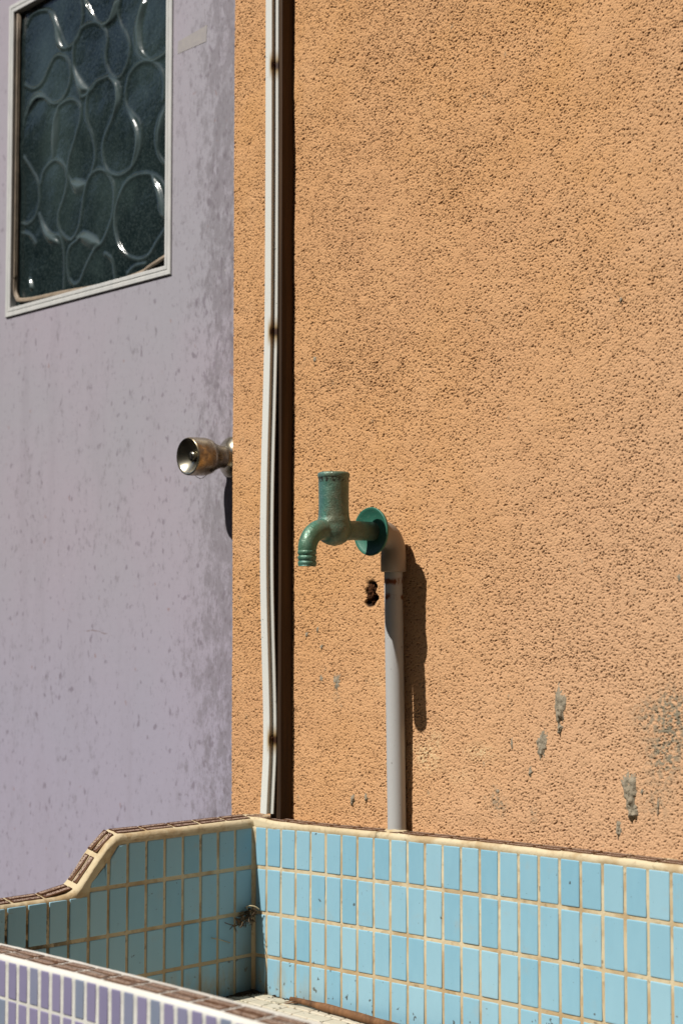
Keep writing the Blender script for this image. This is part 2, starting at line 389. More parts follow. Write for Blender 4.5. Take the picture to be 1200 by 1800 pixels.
for (x, z, rx, rz, k) in ((.415, 1.025, .020, .035, 1.1), (.40, .985, .022, .025, 1.0), (.38, 1.03, .02, .02, .7), (.39, .935, .02, .02, .5), (.16, .91, .012, .010, .9),
                          (.155, .925, .006, .01, .8), (.215, .905, .006, .008, .7), (-.13, 1.03, .007, .008, .5), (.41, 1.04, .012, .012, .8)):
    stain[..., 1] += blob(x, z, rx, rz)*k
for q in range(260):                                       # scattered grey specks of old cement
    x, z = rng.uniform(WX0, .5), rng.uniform(.86, 2.0)
    if z > 1.25 and rng.random() < .7: continue
    ix = int((x-WX0)/DX); iz = int(np.searchsorted(zs, z)); r = rng.uniform(.7, 2.0)
    y0, y1, x0, x1 = max(iz-6, 0), iz+7, max(ix-5, 0), ix+6
    sub = np.exp(-(((XX[y0:y1, x0:x1]-x)/(r*.001))**2+((ZZ[y0:y1, x0:x1]-z)/(r*.0018))**2))
    stain[y0:y1, x0:x1, 1] += sub*rng.uniform(.3, 1.0)
# broken-out hole with a rusted bolt stub
hb = np.exp(-(((XX+.0624+.0022*np.sin(ZZ*420+1)+.0011*i3)/.0080)**4+((ZZ-1.1655+.0010*i3)/.0145)**4))*dense
H -= hb*.011; stain[..., 3] = 1-hb
H[:, 0] *= .5
stain = np.clip(stain, 0, 1)
# front sheet + its returns, as one mesh
fv = np.stack([XX, -H, ZZ], -1).reshape(-1, 3)
idx = np.arange(nx*nz).reshape(nz, nx)
fq = np.stack([idx[:-1, :-1], idx[:-1, 1:], idx[1:, 1:], idx[1:, :-1]], -1).reshape(-1, 4)
loop = np.concatenate([idx[0, :], idx[1:, -1], idx[-1, -2::-1], idx[-2:0:-1, 0]])
bv = fv[loop].copy(); bv[:, 1] = .16; nb = len(loop); b0 = nx*nz
bi = np.arange(nb)+b0
sq = np.stack([loop, bi, np.roll(bi, -1), np.roll(loop, -1)], -1)
AV = np.concatenate([fv, bv]); AF = np.concatenate([fq, sq])
extra = []
def addbox(x0, x1, y0, y1, z0, z1):
    global AV, AF
    V, F = box(x0, x1, y0, y1, z0, z1); n = len(AV); AV = np.concatenate([AV, np.array(V, float)]); AF = np.concatenate([AF, np.array(F)+n])
pass
addbox(-3.2, -1.235, 0, .16, 0, 3.1)                       # wall beyond the door
addbox(-1.235, WX0-.0005, 0, .16, 2.33, 3.1)               # lintel over the door
addbox(-3.2, 2.4, -.60, .16, 3.105, 3.2)                  # added unseen eave, blocks the upper sky to deepen shadows
addbox(-3.2, 3.2, .40, .45, 0, 3.1)                        # room's dark back
me = bpy.data.meshes.new('house_wall')
me.vertices.add(len(AV)); me.vertices.foreach_set('co', AV.astype(np.float32).ravel())
me.loops.add(AF.size); me.loops.foreach_set('vertex_index', AF.astype(np.int32).ravel())
me.polygons.add(len(AF)); me.polygons.foreach_set('loop_start', np.arange(0, AF.size, 4, dtype=np.int32)); me.polygons.foreach_set('loop_total', np.full(len(AF), 4, np.int32))
sm = np.zeros(len(AF), bool); sm[:len(fq)] = True; me.polygons.foreach_set('use_smooth', sm)
me.update(calc_edges=True)
ca = me.color_attributes.new('stain', 'FLOAT_COLOR', 'POINT')
full = np.zeros((len(AV), 4), np.float32); full[:, 3] = 1; full[:nx*nz] = stain.reshape(-1, 4)
ca.data.foreach_set('color', full.ravel())
me.materials.append(MAT['stucco'])
wall = bpy.data.objects.new('house_wall', me); link(wall)
tag(wall, 'rough orange stucco house wall with a tap, behind the tiled sink', 'wall')

def splat(cx, cz, w, h, seed, lump=.004, name='mortar_splat', mat='mortar', taper=.5, label=None):
    """an irregular lump of mortar stuck on the wall"""
    random.seed(seed); V = []; F = []; nr, na = 12, 44; off = Vector((seed*3.1, 0, 0))
    for i in range(nr+1):
        t = i/nr
        for k in range(na):
            a = 2*math.pi*k/na; ca_, sa = math.cos(a), math.sin(a)
            e = 1+.42*mn.noise(Vector((ca_*1.6, sa*1.6, 0))+off)+.42*mn.noise(Vector((ca_*4.5, sa*4.5, 2))+off)
            x = w*.5*t*ca_*e*(1+taper*sa*.6); z = h*.5*t*sa*e
            y = lump*(1-t**4)*.8*(.65+.9*mn.noise(Vector((x*260, z*200, seed)))+.35*mn.noise(Vector((x*700, z*700, seed)))) - .0014*t**4
            y *= (1.25-.5*sa)                               # thicker at the drip's foot
            V.append((cx+x, -.0002-max(y, -.0012), cz+z))
    for i in range(nr):
        for k in range(na): F.append([i*na+k, i*na+(k+1) % na, (i+1)*na+(k+1) % na, (i+1)*na+k])
    o = mesh(name, V, F, MAT[mat], wall)
    if label: o['label'] = label
    return o
for i, a in enumerate([(.2565, 1.031, .018, .046, .0035), (.2565, 1.0075, .007, .014, .0045), (.2287, .9855, .018, .036, .003), (.2109, .955, .006, .015, .002),
                       (.3555, .9435, .020, .050, .0035), (.359, .9215, .014, .020, .005), (.3396, .9005, .008, .022, .0025), (.182, .986, .004, .018, .001),
                       (-.1306, 1.0480, .014, .026, .0012), (-.1606, 1.0513, .008, .010, .0010), (-.0985, .8935, .008, .016, .0030), (-.0726, .8993, .005, .011, .002),
                       (-.1688, 1.1175, .004, .010, .0015), (-.1753, 1.4896, .007, .010, .0010), (.3499, 1.4955, .004, .006, .0008), (.372, .945, .004, .006, .002),
                       (.393, .930, .003, .022, .0012), (.4249, 1.1802, .006, .010, .001), (.160, .928, .006, .006, .002), (-.161, 1.094, .005, .007, .001), (-.192, 1.11, .005, .008, .001)]):
    splat(a[0], a[1], a[2], a[3], 3+i, a[4])
# rusted bolt stub in the hole
def stub():
    mb = MB(); random.seed(5)
    for (x, z, r, y) in ((-.0650, 1.1725, .0052, .0040), (-.0630, 1.1640, .0068, .0015), (-.0605, 1.1560, .0046, .0035), (-.0585, 1.1700, .0040, .0060)):
        V = []; F = []; nu, nv = 30, 18
        for i in range(nv+1):
            th = math.pi*i/nv
            for k in range(nu):
                ph = 2*math.pi*k/nu; d = Vector((math.sin(th)*math.cos(ph), math.sin(th)*math.sin(ph), math.cos(th)))
                q = r*(1+.55*mn.noise(d*2.4+Vector((x*900, 0, z*300)))+.3*mn.noise(d*7+Vector((z*500, 0, 0))))
                V.append((x+d.x*q*.85, y+d.y*q*.8, z+d.z*q))
        for i in range(nv):
            for k in range(nu): F.append([i*nu+k, i*nu+(k+1) % nu, (i+1)*nu+(k+1) % nu, (i+1)*nu+k])
        mb.add(V, F)
    return mb.build('rusty_bolt', MAT['rust'], wall)
stub()['label'] = 'rusted bolt stub in a broken hole below the tap'

# ------------------------------------------------------------ door, its window and its knob
DY = .040
door = empty('door', (0, 0, 0)); tag(door, 'lilac painted door with patterned glass, mildew specks and a round knob', 'door')
wx0, wx1, wz0, wz1 = -1.0764, -.5657, 1.676, 2.2585
ix0, ix1, iz0, iz1 = wx0+.019, wx1-.017, wz0+.019, wz1-.018
mb = MB()
for b in ((-1.23, wx0+.004, DY, DY+.038, .01, 2.32), (wx1-.004, WX0-.002+.04, DY, DY+.038, .01, 2.32), (wx0+.004, wx1-.004, DY, DY+.038, .01, wz0+.004), (wx0+.004, wx1-.004, DY, DY+.038, wz1-.004, 2.32)):
    mb.add(*box(*b))
leaf = mb.build('door_leaf', MAT['door'], door, False)
# mitred frame with a stepped profile: (inward offset, y)
prof = [(0, DY+.001), (0, DY-.0024), (.0010, DY-.0034), (.0070, DY-.0034), (.0078, DY-.0024), (.0092, DY-.0024), (.0100, DY-.0034), (.0152, DY-.0034), (.0162, DY-.0024), (.0162, DY+.016)]
V = []; F = []
for (o_, y) in prof:
    V += [(wx0+o_, y, wz0+o_), (wx1-o_, y, wz0+o_), (wx1-o_, y, wz1-o_), (wx0+o_, y, wz1-o_)]
for i in range(len(prof)-1):
    for k in range(4): F.append([i*4+k, i*4+(k+1) % 4, (i+1)*4+(k+1) % 4, (i+1)*4+k])
fr = recal(mesh('window_frame', V, F, MAT['alu'], door, False))
fr['label'] = 'pale aluminium frame with mitred corners and a shallow groove'
GY = DY+.0085
# raised outlines (GL) and thick bulges (GC) of the cast glass, metres on the pane (x, z)
GL = [[(-1.0320, 2.2144), (-1.0151, 2.2281), (-0.9811, 2.2266), (-0.9433, 2.2121), (-0.9221, 2.1791), (-0.9011, 2.1443), (-0.8809, 2.1322), (-0.8573, 2.1434), (-0.8459, 2.1666), (-0.8463, 2.1887), (-0.8523, 2.2169)],
      [(-0.8429, 2.2141), (-0.8267, 2.1787), (-0.7993, 2.1535), (-0.7726, 2.1417), (-0.7466, 2.1472), (-0.7321, 2.1643), (-0.7272, 2.1778)],
      [(-0.8678, 2.0714), (-0.8723, 2.0990), (-0.8690, 2.1334), (-0.8457, 2.1556), (-0.8109, 2.1559), (-0.7801, 2.1395), (-0.7685, 2.1147), (-0.7717, 2.0813), (-0.7563, 2.0516), (-0.7302, 2.0386), (-0.7086, 2.0520), (-0.6981, 2.0787), (-0.7093, 2.1070), (-0.7279, 2.1291), (-0.7356, 2.1526), (-0.7323, 2.1793)],
      [(-0.8704, 2.0853), (-0.8515, 2.0410), (-0.8357, 2.0319), (-0.8127, 2.0379), (-0.7938, 2.0483), (-0.7637, 2.0492)],
      [(-0.6564, 2.1570), (-0.6807, 2.1201), (-0.6838, 2.0832), (-0.6657, 2.0554), (-0.6340, 2.0417), (-0.6031, 2.0430), (-0.5828, 2.0498)],
      [(-0.7637, 2.0492), (-0.7375, 2.0362), (-0.7262, 2.0143), (-0.7295, 1.9940), (-0.7513, 1.9695), (-0.7732, 1.9448), (-0.7781, 1.9203), (-0.7648, 1.8877), (-0.7314, 1.8714), (-0.6988, 1.8739), (-0.6741, 1.8894), (-0.6624, 1.9158), (-0.6678, 1.9459), (-0.6894, 1.9676), (-0.7076, 1.9845), (-0.7101, 2.0103), (-0.6975, 2.0366), (-0.6691, 2.0468), (-0.6375, 2.0418), (-0.6096, 2.0222), (-0.5991, 1.9991), (-0.6002, 1.9709)],
      [(-0.5852, 1.9632), (-0.6087, 1.9445), (-0.6201, 1.9226), (-0.6183, 1.8896), (-0.6010, 1.8656), (-0.5827, 1.8585)],
      [(-1.0338, 2.1020), (-1.0034, 2.0876), (-0.9740, 2.0915), (-0.9536, 2.1112), (-0.9333, 2.1261), (-0.9129, 2.1252), (-0.8884, 2.1098), (-0.8799, 2.0833), (-0.8914, 2.0552), (-0.9153, 2.0411), (-0.9398, 2.0448), (-0.9608, 2.0589), (-0.9820, 2.0741), (-1.0074, 2.0726), (-1.0283, 2.0525), (-1.0363, 2.0269)],
      [(-0.9378, 1.9461), (-0.9385, 1.9820), (-0.9229, 2.0185), (-0.9151, 2.0344), (-0.8791, 2.0368), (-0.8511, 2.0212), (-0.8468, 1.9962), (-0.8619, 1.9647), (-0.8811, 1.9339), (-0.8861, 1.9042), (-0.8682, 1.8831)],
      [(-0.9784, 1.9076), (-0.9704, 1.9262), (-0.9500, 1.9376), (-0.9254, 1.9390), (-0.9009, 1.9249), (-0.8884, 1.9003), (-0.8958, 1.8711), (-0.9153, 1.8396), (-0.9107, 1.8124), (-0.8863, 1.7905), (-0.8664, 1.7870), (-0.8472, 1.8052), (-0.8400, 1.8341), (-0.8327, 1.8630), (-0.8177, 1.8858), (-0.7912, 1.8932), (-0.7610, 1.8805), (-0.7421, 1.8534), (-0.7415, 1.8155), (-0.7558, 1.7844), (-0.7740, 1.7644), (-0.8002, 1.7541), (-0.8265, 1.7285), (-0.8416, 1.7094), (-0.8610, 1.7060), (-0.8810, 1.7243), (-0.8856, 1.7555), (-0.8741, 1.7753), (-0.8391, 1.7844)],
      [(-0.7637, 2.0492), (-0.8052, 2.0468), (-0.8279, 2.0265), (-0.8273, 1.9916), (-0.8074, 1.9525), (-0.8007, 1.9166), (-0.8102, 1.8929)],
      [(-0.5897, 1.7605), (-0.6165, 1.7391), (-0.6438, 1.7194), (-0.6788, 1.7203), (-0.7149, 1.7396), (-0.7335, 1.7720), (-0.7377, 1.8063), (-0.7236, 1.8371), (-0.7021, 1.8558), (-0.6666, 1.8597), (-0.6316, 1.8517), (-0.6075, 1.8365), (-0.5916, 1.8152)],
      [(-0.6316, 1.8508), (-0.6140, 1.8156), (-0.6069, 1.7858), (-0.5830, 1.7653)],
      [(-1.0349, 1.9670), (-1.0086, 1.9386), (-0.9868, 1.9093), (-0.9819, 1.8746), (-0.9939, 1.8499), (-1.0192, 1.8410), (-1.0408, 1.8472)],
      [(-1.0403, 1.8289), (-1.0101, 1.8190), (-0.9886, 1.7995)],
      [(-0.9814, 1.8520), (-0.9432, 1.8093), (-0.9104, 1.7991), (-0.8962, 1.7703), (-0.8949, 1.7046)],
      [(-0.7662, 1.7441), (-0.7438, 1.7278), (-0.7345, 1.6928)],
      [(-0.6999, 1.6998), (-0.6787, 1.7088), (-0.6506, 1.7083)]]
GC = [[(-0.9600, 2.2169), (-0.9350, 2.2074), (-0.9180, 2.1780), (-0.9035, 2.1427), (-0.8824, 2.1304), (-0.9130, 2.1310), (-0.9338, 2.1509), (-0.9402, 2.1842)],
      [(-0.8388, 2.2041), (-0.8270, 2.1963), (-0.8127, 2.1747), (-0.7955, 2.1533), (-0.8149, 2.1688), (-0.8331, 2.1893)],
      [(-0.7878, 2.1459), (-0.7653, 2.1525), (-0.7471, 2.1772), (-0.7307, 2.1725), (-0.7392, 2.1494), (-0.7576, 2.1383), (-0.7726, 2.1382)],
      [(-0.6634, 2.1528), (-0.6492, 2.1445), (-0.6629, 2.1109), (-0.6567, 2.0676), (-0.6396, 2.0481), (-0.6586, 2.0523), (-0.6801, 2.0760), (-0.6822, 2.1205)],
      [(-0.8723, 2.0990), (-0.8546, 2.0812), (-0.8363, 2.0612), (-0.8150, 2.0385), (-0.8397, 2.0337), (-0.8571, 2.0445), (-0.8693, 2.0674)],
      [(-0.7636, 2.0471), (-0.7353, 2.0356), (-0.7261, 2.0101), (-0.7295, 1.9898), (-0.7513, 1.9695), (-0.7407, 2.0010), (-0.7470, 2.0280)],
      [(-0.7053, 1.9756), (-0.6786, 1.9588), (-0.6625, 1.9199), (-0.6741, 1.8894), (-0.6953, 1.8773), (-0.6828, 1.9079), (-0.6854, 1.9375)],
      [(-0.9168, 2.0348), (-0.9159, 1.9902), (-0.9242, 1.9610), (-0.9344, 1.9409), (-0.9439, 1.9653), (-0.9414, 2.0005), (-0.9312, 2.0249)],
      [(-0.8802, 1.8899), (-0.8606, 1.8955), (-0.8253, 1.8809), (-0.8351, 1.8634), (-0.8537, 1.8593), (-0.8719, 1.8686)],
      [(-0.9813, 1.8498), (-0.9517, 1.8242), (-0.9145, 1.7990), (-0.9101, 1.7815), (-0.9469, 1.7922), (-0.9706, 1.8187)],
      [(-0.8602, 1.7881), (-0.8277, 1.7965), (-0.7855, 1.7770), (-0.7777, 1.7587), (-0.8040, 1.7547), (-0.8310, 1.7679)],
      [(-0.7236, 1.8413), (-0.7318, 1.8010), (-0.7224, 1.7575), (-0.6931, 1.7256), (-0.7222, 1.7450), (-0.7373, 1.7811), (-0.7364, 1.8145)],
      [(-0.6351, 1.8516), (-0.6122, 1.8375), (-0.5984, 1.8125), (-0.5899, 1.7786), (-0.6000, 1.7745), (-0.6139, 1.8034)],
      [(-1.0323, 2.0397), (-1.0115, 2.0690), (-0.9820, 2.0741), (-0.9608, 2.0580), (-0.9901, 2.0593), (-1.0111, 2.0484)],
      [(-1.0169, 1.7434), (-1.0024, 1.7389), (-0.9935, 1.7187), (-1.0078, 1.7173)],
      [(-0.6087, 1.9445), (-0.5919, 1.9567), (-0.5970, 1.9295), (-0.6083, 1.9077), (-0.6177, 1.8935), (-0.6187, 1.9223)]]
# the pane is one continuous pressed-glass relief: ridges along GL, swellings inside GC
gs = .0012; gx = np.arange(wx0+.014, wx1-.0135, gs); gz = np.arange(wz0+.014, wz1-.0135, gs)
GXX, GZZ = np.meshgrid(gx, gz); relief = np.zeros_like(GXX); thick = np.zeros_like(GXX)
def win(x0, x1, z0, z1):
    return slice(max(0, int((z0-gz[0])/gs)), max(0, int((z1-gz[0])/gs)+1)), slice(max(0, int((x0-gx[0])/gs)), max(0, int((x1-gx[0])/gs)+1))
for pts in GL:
    for p in catmull([(q[0], 0, q[1]) for q in pts], 14):
        w_ = win(p.x-.012, p.x+.012, p.z-.012, p.z+.012)
        d2 = (GXX[w_]-p.x)**2+(GZZ[w_]-p.z)**2
        if d2.size: relief[w_] = np.maximum(relief[w_], .0023*np.exp(-d2/.0033**2))
for pts in GC:
    c = [(p.x, p.z) for p in catmull([(q[0], 0, q[1]) for q in pts], 5, True)]
    X_, Z_ = [p[0] for p in c], [p[1] for p in c]
    w_ = win(min(X_), max(X_), min(Z_), max(Z_)); A, B_ = GXX[w_], GZZ[w_]
    if not A.size: continue
    ins = np.zeros(A.shape, bool); dm = np.full(A.shape, 9.)
    for i in range(len(c)):
        (x1, z1), (x2, z2) = c[i-1], c[i]
        if z1 != z2: ins ^= ((z1 > B_) != (z2 > B_)) & (A < (x2-x1)*(B_-z1)/(z2-z1)+x1)
        L2 = (x2-x1)**2+(z2-z1)**2+1e-12; t = np.clip(((A-x1)*(x2-x1)+(B_-z1)*(z2-z1))/L2, 0, 1)
        dm = np.minimum(dm, np.hypot(A-x1-t*(x2-x1), B_-z1-t*(z2-z1)))
    if not ins.any(): continue
    q = np.where(ins, np.clip(dm/max(dm[ins].max(), .004), 0, 1), 0); q = q*q*(3-2*q)
    relief[w_] = np.maximum(relief[w_], 0)*(1-q*.7)+.0055*q; thick[w_] = np.maximum(thick[w_], np.sqrt(q))
wv = blurnoise(len(gz), len(gx), 26, 31)*.0007+blurnoise(len(gz), len(gx), 9, 33)*.00018+blurnoise(len(gz), len(gx), 1.6, 32)*.000035
def soft(a): return (a+np.roll(a, 1, 0)+np.roll(a, -1, 0)+np.roll(a, 1, 1)+np.roll(a, -1, 1))/5
relief = soft(soft(relief)); thick = soft(soft(thick))
n1_, n2_ = len(gz), len(gx)
gv = np.stack([GXX, GY-relief-wv, GZZ], -1).reshape(-1, 3); gi = np.arange(n1_*n2_).reshape(n1_, n2_)
gf = np.stack([gi[:-1, :-1], gi[:-1, 1:], gi[1:, 1:], gi[1:, :-1]], -1).reshape(-1, 4)
lp = np.concatenate([gi[0, :], gi[1:, -1], gi[-1, -2::-1], gi[-2:0:-1, 0]]); bk = gv[lp].copy(); bk[:, 1] = GY+.004; b0 = len(gv); bi = np.arange(len(lp))+b0
gside = np.stack([lp, bi, np.roll(bi, -1), np.roll(lp, -1)], -1)
pane = mesh('glass_pane', np.concatenate([gv, bk]).tolist(), gf.tolist()+gside.tolist()+[bi.tolist()], MAT['glass'], fr)
pa = pane.data.attributes.new('relief', 'FLOAT', 'POINT'); pa.data.foreach_set('value', np.concatenate([np.clip(relief.ravel()/.0023, 0, 1)*.5+thick.ravel()*.5, np.zeros(len(lp))]).astype(np.float32))
# rubber glazing strip, slipped out of its groove at the bottom
zt = iz1
gp = [(ix0+.006, zt), (ix0+.006, 1.80), (ix0+.005, 1.745), (ix0+.006, 1.722), (ix0+.014, 1.709), (ix0+.022, 1.7045), (ix0+.07, 1.700), (ix0+.16, 1.697), (ix0+.24, 1.6925), (ix0+.32, 1.690), (ix0+.40, 1.694), (ix1-.05, 1.700), (ix1-.001, 1.711)]
c = catmull([(x, GY-.004, z) for x, z in gp], 6)
gk = MB(); gk.add(*tube(c, .0034, 10)); gk.add(*tube([(p.x+.0005, p.y-.0038, p.z-.0030) for p in c], .0017, 8))
gk.build('rubber_gasket', MAT['gasket'], fr)
# knob
KB = (-.4095, DY, 1.3730); kax = (0, -1, -.045)
kn = recal(mesh('door_knob', *lathe([(.014, .0165), (.022, .0172), (.030, .0185), (.036, .0212), (.044, .0238), (.0445, .0262), (.050, .0276), (.056, .0284), (.078, .0282), (.0815, .0277), (.0828, .0270), (.0826, .0262),
                                   (.0800, .0235), (.0755, .0170), (.0715, .0095), (.0708, .0080)], KB, kax, 64), MAT['knob'], door))
fc = recal(mesh('knob_face', *lathe([(.0829, .0268), (.0830, .0262), (.0803, .0235), (.0758, .0170), (.0718, .0095), (.0712, .0075)], KB, kax, 64, False), MAT['chrome'], kn))
cyl = recal(mesh('keyhole_cylinder', *lathe([(.070, .0070), (.0755, .0070), (.0765, .0062), (.0766, .0030), (.0766, .0001)], KB, kax, 32), MAT['chrome'], kn))
mesh('key_slot', *box(KB[0]-.0008, KB[0]+.0008, DY-.0770, DY-.074, KB[2]-.0034-.0034, KB[2]-.0034+.0034), MAT['dark'], kn, False)
rs = recal(mesh('knob_rose', *lathe([(0, .0310), (.0022, .0310), (.0035, .0300), (.0060, .0275), (.011, .0215), (.0145, .0185), (.0170, .0172), (.020, .0160)], KB, kax, 56), MAT['chrome'], door))
th = catmull([(KB[0]-.008, DY-.066, KB[2]-.0275), (KB[0]-.007, DY-.060, KB[2]-.0325), (KB[0]-.006, DY-.053, KB[2]-.0345), (KB[0]-.004, DY-.046, KB[2]-.030), (KB[0]-.002, DY-.040, KB[2]-.0245)], 6)
mesh('loose_thread', *tube(th, .0004, 6), MAT['rust'], kn)
tp = mesh('tape_patch', [(-.553, DY-.0004, 2.030), (-.478, DY-.0004, 2.030), (-.476, DY-.0004, 2.056), (-.552, DY-.0004, 2.050), (-.553, DY-.00005, 2.030), (-.478, DY-.00005, 2.030), (-.476, DY-.00005, 2.056), (-.552, DY-.00005, 2.050)],
          [[0, 1, 2, 3], [4, 5, 1, 0], [5, 6, 2, 1], [6, 7, 3, 2], [7, 4, 0, 3]], MAT['tape'], door, False)

# ------------------------------------------------------------ batten and cable moulding
bt = bevel(mesh('wooden_batten', *box(-.243, -.2212, -.0213, .002, .80, 2.6), MAT['batten'], None, False), .0008)
tag(bt, 'dark brown wooden batten fixed upright on the wall behind the white moulding', 'batten')
def bow(z):
    return float(np.interp(z, [.8, .87, .92, .968, 1.0, 1.06, 1.13, 1.20, 1.28, 1.36, 1.44, 1.534, 1.6, 1.8, 2.6], [.0050, .0042, .0020, .0002, .0008, .0030, .0058, .0077, .0078, .0062, .0037, .0013, .0008, .0002, 0]))
ch = empty('cable_moulding', (-.238, 0, .86)); tag(ch, 'white plastic cable moulding bowing off the batten, nail rust in its groove', 'moulding')
cp = [(-.0139, -.0217), (-.0139, -.0305), (-.0132, -.0315), (-.0006, -.0315), (0, -.0308), (0, -.0285), (-.0016, -.0280), (-.0016, -.0255), (.0006, -.0250), (.0040, -.0228), (.0043, -.0217)]
zz = np.linspace(.8652, 2.6, 300); xr = -.2318
V = []; F = []; n = len(cp)
for z in zz:
    z = float(z); b = bow(z) if z < 2 else 0
    b = sum(bow(z+q*.006) for q in range(-7, 8))/15; xd = -.0022*max(0, min(1, (.955-z)/.09))**1.5
    for (x, y) in cp: V.append((xr+x+xd-ch.location.x+.0004*math.sin(z*5), y-b-ch.location.y, z-ch.location.z))
for i in range(len(zz)-1):
    for k in range(n): F.append([i*n+k, i*n+(k+1) % n, (i+1)*n+(k+1) % n, (i+1)*n+k])
F += [list(range(n)), [(len(zz)-1)*n+k for k in range(n)][::-1]]
b = recal(mesh('moulding_strip', V, F, MAT['channel'], ch, False))
b.data.transform(Matrix.Translation(ch.location)); b.location = -ch.location
for z in (1.914, 1.534, .968):
    o = mesh('nail', *lathe([(0, .0022), (.001, .0030), (.0018, .0026), (.0022, .0001)], (0, 0, 0), (1, -.25, 0), 14), MAT['rust'], ch)
    o.location = Vector((xr-.0014, -.0268-bow(z), z))-ch.location

# ------------------------------------------------------------ pipe and tap
pp = empty('water_pipe', (0, -.0145, .84)); tag(pp, 'upright grey plastic pipe with beige elbow rising from the sink to the tap', 'pipe')
def wpart(name, VF, mat, parent, root):
    o = mesh(name, *VF, mat, parent); o.location = -root.location; return o
def py(z): return -.0135-.0062*min(1, max(0, (z-.86)/.32))
wpart('pipe', tube([(-.0010*(1-(z-.80)/.4), py(z), z) for z in np.linspace(.80, 1.215, 20)], .0118, 40), MAT['pvc'], pp, pp)
ec = [(0, -.0197, 1.1932), (0, -.0197, 1.1940), (0, -.0197, 1.213), (0, -.0197, 1.2185)]
R = .024
for k in range(1, 10):
    a = math.pi/2*k/10; ec.append((0, -.0197-R*(1-math.cos(a)), 1.2195+R*math.sin(a)))
ec += [(0, -.0440, 1.2437), (0, -.0465, 1.2437), (0, -.0468, 1.2437), (0, -.0542, 1.2438)]
er = [.0146, .0162, .0162, .0158]+[.0156]*9+[.0156, .0156, .0163, .0163]
wpart('elbow', tube(ec, er, 48), MAT['elbow'], pp, pp)
tap = empty('water_tap', (0, -.058, 1.244)); tag(tap, 'weathered green wall tap without a handle, ribbed spout pointing down', 'tap')
fl = wpart('flange', lathe([(0, .0160), (.0003, .024), (.0020, .0300), (.0046, .0309), (.0060, .0306), (.0062, .0298), (.0048, .0270), (.0022, .0200), (.0012, .0120)], (0, -.0545, 1.2438), (0, -1, 0), 64), MAT['flange'], tap, tap); recal(fl)
mb = MB()
SY = -.1220
mb.add(*lathe([(0, .012), (.0, .0185), (.006, .0200), (.016, .0206), (.022, .0192), (.030, .0187), (.045, .0187), (.060, .0189), (.072, .0191), (.0745, .0190), (.0760, .0172), (.0765, .010)], (0, SY, 1.2385), (0, 0, 1), 48))
V, F = lathe([(0, .001), (.0015, .0080), (.005, .0148), (.010, .0191), (.016, .0213), (.022, .0216), (.029, .0204), (.036, .0175), (.042, .010)], (0, SY+.0006, 1.2238), (0, 0, 1), 48); mb.add(V, F)
mb.add(*lathe([(0, .0170), (.006, .0155), (.014, .0134), (.024, .0122), (.066, .0121)], (0, SY+.004, 1.2440), (0, 1, 0), 40))
sp = catmull([(0, SY, 1.2445), (0, -.1385, 1.2440), (0, -.1500, 1.2415), (0, -.1590, 1.2350), (0, -.1640, 1.2260), (0, -.1655, 1.2185), (0, -.1655, 1.2160)], 6)
rr = [float(np.interp(i, [0, 6, 14, len(sp)-1], [.0150, .0132, .0122, .0110])) for i in range(len(sp))]
mb.add(*tube(sp, rr, 36))
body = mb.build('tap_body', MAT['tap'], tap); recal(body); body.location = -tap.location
m = body.modifiers.new('remesh', 'REMESH'); m.mode = 'VOXEL'; m.voxel_size = .0008; m.use_smooth_shade = True
m = body.modifiers.new('smooth', 'SMOOTH'); m.factor = .5; m.iterations = 22
rim = wpart('tap_rim', lathe([(0, .0186), (.0010, .0194), (.0026, .0199), (.0046, .0200), (.0062, .0196), (.0073, .0184), (.0078, .0165), (.0079, .0001)], (0, SY, 1.3076), (0, 0, 1), 56), MAT['tap'], tap, tap); recal(rim)
npf = []
for k in range(3):
    t0 = k*.0066
    npf += [(t0, .0100), (t0+.0006, .0111), (t0+.0024, .0116), (t0+.0046, .0114), (t0+.0060, .0105)]
npf += [(.0190, .0111), (.0196, .0110), (.0200, .0103), (.0200, .0082), (.0150, .0080), (.0120, .0001)]
nz_ = wpart('spout_nozzle', lathe(npf, (0, -.1655, 1.2180), (0, .012, -1), 48, False), MAT['tap'], tap, tap); recal(nz_)

# ------------------------------------------------------------ added unseen walls: they block skylight and give dark reflections
wg = mesh('sky_block_right', *box(2.42, 6, -4.49, -.003, 0, 4.9), MAT['altwall'], None, False); tag(wg, 'added grey block out of view on the right, cutting skylight', 'sky blocker')
nw = mesh('sky_block_rear', *box(-16, 7, -4.7, -4.5, 0, 4.9), MAT['altwall'], None, False); tag(nw, 'added plain grey wall out of view behind the camera, cutting skylight', 'wall')

